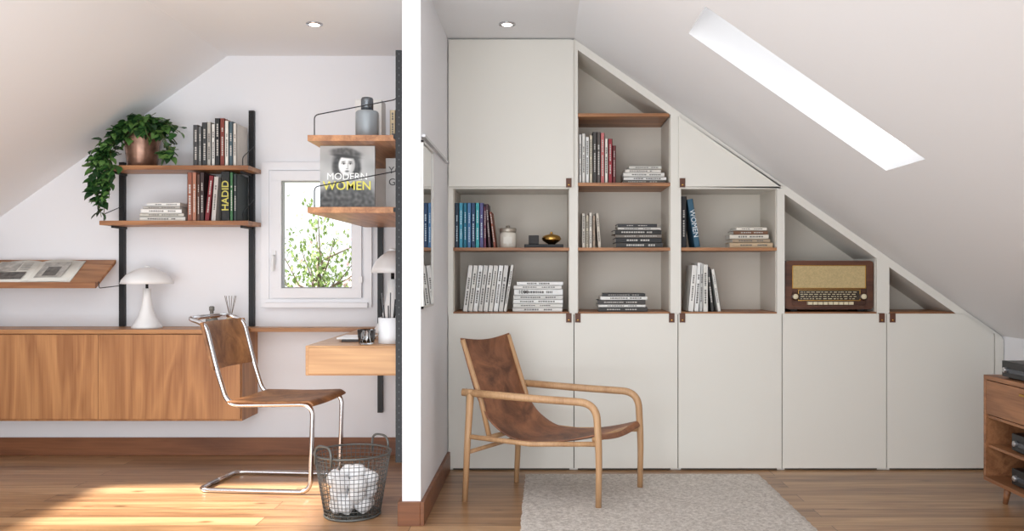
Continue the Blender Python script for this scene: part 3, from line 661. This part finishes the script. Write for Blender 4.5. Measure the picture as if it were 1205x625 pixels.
# ------------------------------------------------------------------ RUG
def rugm():
    m=mat('woven_rug',(222,214,206),.95); nt=m.node_tree; N=nt.nodes; Lk=nt.links; bs=N['Principled BSDF']; tc=N.new('ShaderNodeTexCoord')
    n=N.new('ShaderNodeTexNoise'); n.inputs['Scale'].default_value=55; n.inputs['Detail'].default_value=8; n.inputs['Roughness'].default_value=.8; Lk.new(tc.outputs['Object'],n.inputs['Vector'])
    r=N.new('ShaderNodeValToRGB'); r.color_ramp.elements[0].position=.36; r.color_ramp.elements[1].position=.62; r.color_ramp.elements[0].color=lin((166,155,146)); r.color_ramp.elements[1].color=lin((230,223,215))
    Lk.new(n.outputs['Fac'],r.inputs['Fac']); Lk.new(r.outputs['Color'],bs.inputs['Base Color'])
    bp=N.new('ShaderNodeBump'); bp.inputs['Strength'].default_value=.7; bp.inputs['Distance'].default_value=.008; Lk.new(n.outputs['Fac'],bp.inputs['Height']); Lk.new(bp.outputs['Normal'],bs.inputs['Normal']); return m
b=MB(); nx,ny=60,100; vs=[];fs=[]
for j in range(ny+1):
    for i in range(nx+1):
        x=-.105+1.32*i/nx; yv=2.0+2.815*j/ny; eg=min(i,nx-i,j,ny-j)
        if i in(0,nx): x+=U(-.004,.004)
        if j in(0,ny): yv+=U(-.004,.004)
        vs.append((x,yv,.001 if eg==0 else .008+U(0,.0015)))
for j in range(ny):
    for i in range(nx): a=j*(nx+1)+i; fs.append((a,a+1,a+nx+2,a+nx+1))
b.add(vs,fs,rugm(),True); b.build('rug',recalc=False)
# ------------------------------------------------------------------ MEDIA CONSOLE (right)
SW=wood('console_walnut',(124,80,52),(174,122,84),'Y')
e=empty('media_console',(2.45,3.7,0)); X0,X1,Ya,Yb=2.25,2.645,2.75,4.35
b=MB(); b.box(X0,X1,Ya,Yb,.60,.622,SW); b.box(X0,X1,Ya,Yb,.085,.105,SW); b.box(X0,X1,Yb-.02,Yb,.105,.60,SW); b.box(X0,X1,Ya,Ya+.02,.105,.60,SW); b.box(X1-.012,X1,Ya+.02,Yb-.02,.105,.60,SW)
b.box(X0+.01,X1-.012,Ya+.02,Yb-.02,.405,.42,SW); b.box(X0+.012,X1-.012,Ya+.02,Yb-.02,.255,.27,SW); b.box(X0+.01,X1-.012,3.56,3.58,.105,.60,SW); b.build('body',.002,e)
b=MB()
for (a,c) in ((3.585,Yb-.022),(Ya+.022,3.555)): b.box(X0+.002,X0+.02,a,c,.425,.596,SW); b.box(X0-.012,X0+.002,(a+c)/2-.05,(a+c)/2+.05,.56,.572,GOLD)
b.build('drawer_fronts',.002,e)
b=MB()
for (x,y) in ((X0+.04,Yb-.16),(X1-.05,Yb-.16),(X0+.04,Ya+.16),(X1-.05,Ya+.16)):
    b.tube([(x,y,.088),(x-.01,y+.01,.001)],lambda t:.018-.006*t,SW,12)
b.build('legs',0,e)
dv=mat('device_black',(26,26,28),.35); sil=mat('device_silver',(190,190,192),.3,metal=.8)
def device(name,x,y0,y1,z,h):
    b=MB(); b.box(x,x+.27,y0,y1,z+.008,z+h,dv); b.box(x-.003,x,y0+.01,y1-.01,z+h*.35,z+h*.6,mat('device_display',(70,74,80),.15))
    for yy in (y0+.04,y1-.04): b.lathe([(.014,0),(.014,.014),(.011,.016)],(0,0,0),sil,20,M=Matrix.Translation((x,yy,z+h*.5))@Matrix.Rotation(-math.pi/2,4,'Y'))
    for yy in (y0+.03,y1-.03): 
        for xx in (x+.03,x+.24): b.lathe([(.012,0),(.012,.009)],(xx,yy,z+.0003),dv,12)
    b.build(name,.002)
device('stereo_receiver',2.285,3.72,4.15,.27,.09); device('stereo_receiver.001',2.285,3.72,4.15,.105,.085); device('stereo_amplifier',2.275,3.80,4.22,.622,.085)
b=MB(); b.box(2.36,2.50,3.95,4.10,.7085,.91,dv)
for z,r_ in ((.775,.05),(.865,.025)): b.lathe([(r_,0),(r_*.96,.004),(r_*.6,.002),(.004,.003)],(0,0,0),mat('speaker_cone',(70,70,72),.5),28,M=Matrix.Translation((2.36,4.025,z))@Matrix.Rotation(-math.pi/2,4,'Y'))
b.build('bookshelf_speaker',.004)
# ------------------------------------------------------------------ LIGHT
w=bpy.data.worlds.new('sky'); scene.world=w; w.use_nodes=True; nt=w.node_tree; bg=nt.nodes['Background']
bg.inputs['Color'].default_value=(.93,.965,1,1); bg.inputs['Strength'].default_value=1.5
def area(name,loc,rot,sx,sy,en,col=(1,1,1)):
    l=bpy.data.lights.new(name,'AREA'); l.shape='RECTANGLE'; l.size=sx; l.size_y=sy; l.energy=en; l.color=col
    o=bpy.data.objects.new(name,l); o.location=loc; o.rotation_euler=rot; scene.collection.objects.link(o); return o
cool=(.90,.955,1)
area('window_light_rear',(-.4,-1.4,1.5),(math.radians(90),0,0),5.5,2.0,78,cool)
area('fill_uplight',(-1.7,1.7,.25),(math.radians(150),0,0),3.2,1.2,56,(.84,.93,1))  # added fill lamp near the floor, lifts the ceilings
area('overhead_fill',(-.8,2.2,2.47),(0,0,0),2.0,2.4,26,cool)  # added overhead fill, no panel lamp in this ceiling
area('side_fill',(2.45,1.0,.55),(math.radians(84),0,math.radians(50)),1.4,.6,5,cool)  # added fill from the right for the partition face, no window here
sun=bpy.data.lights.new('sun','SUN'); sun.energy=17; sun.angle=math.radians(3); sun.color=(1,.94,.84)
so=bpy.data.objects.new('sun',sun); scene.collection.objects.link(so); so.rotation_euler=Vector((1,.15,-.9)).to_track_quat('-Z','Y').to_euler()
# ------------------------------------------------------------------ CAMERA
cam=bpy.data.cameras.new('camera'); co=bpy.data.objects.new('camera',cam); scene.collection.objects.link(co); scene.camera=co
co.location=(0,0,1.147); co.rotation_euler=(math.radians(90),0,0)
cam.sensor_width=36; cam.lens=1000*36/1205; cam.shift_x=(602.5-640)/1205; cam.shift_y=7.5/1205; cam.clip_start=.05
scene.view_settings.view_transform='Standard'
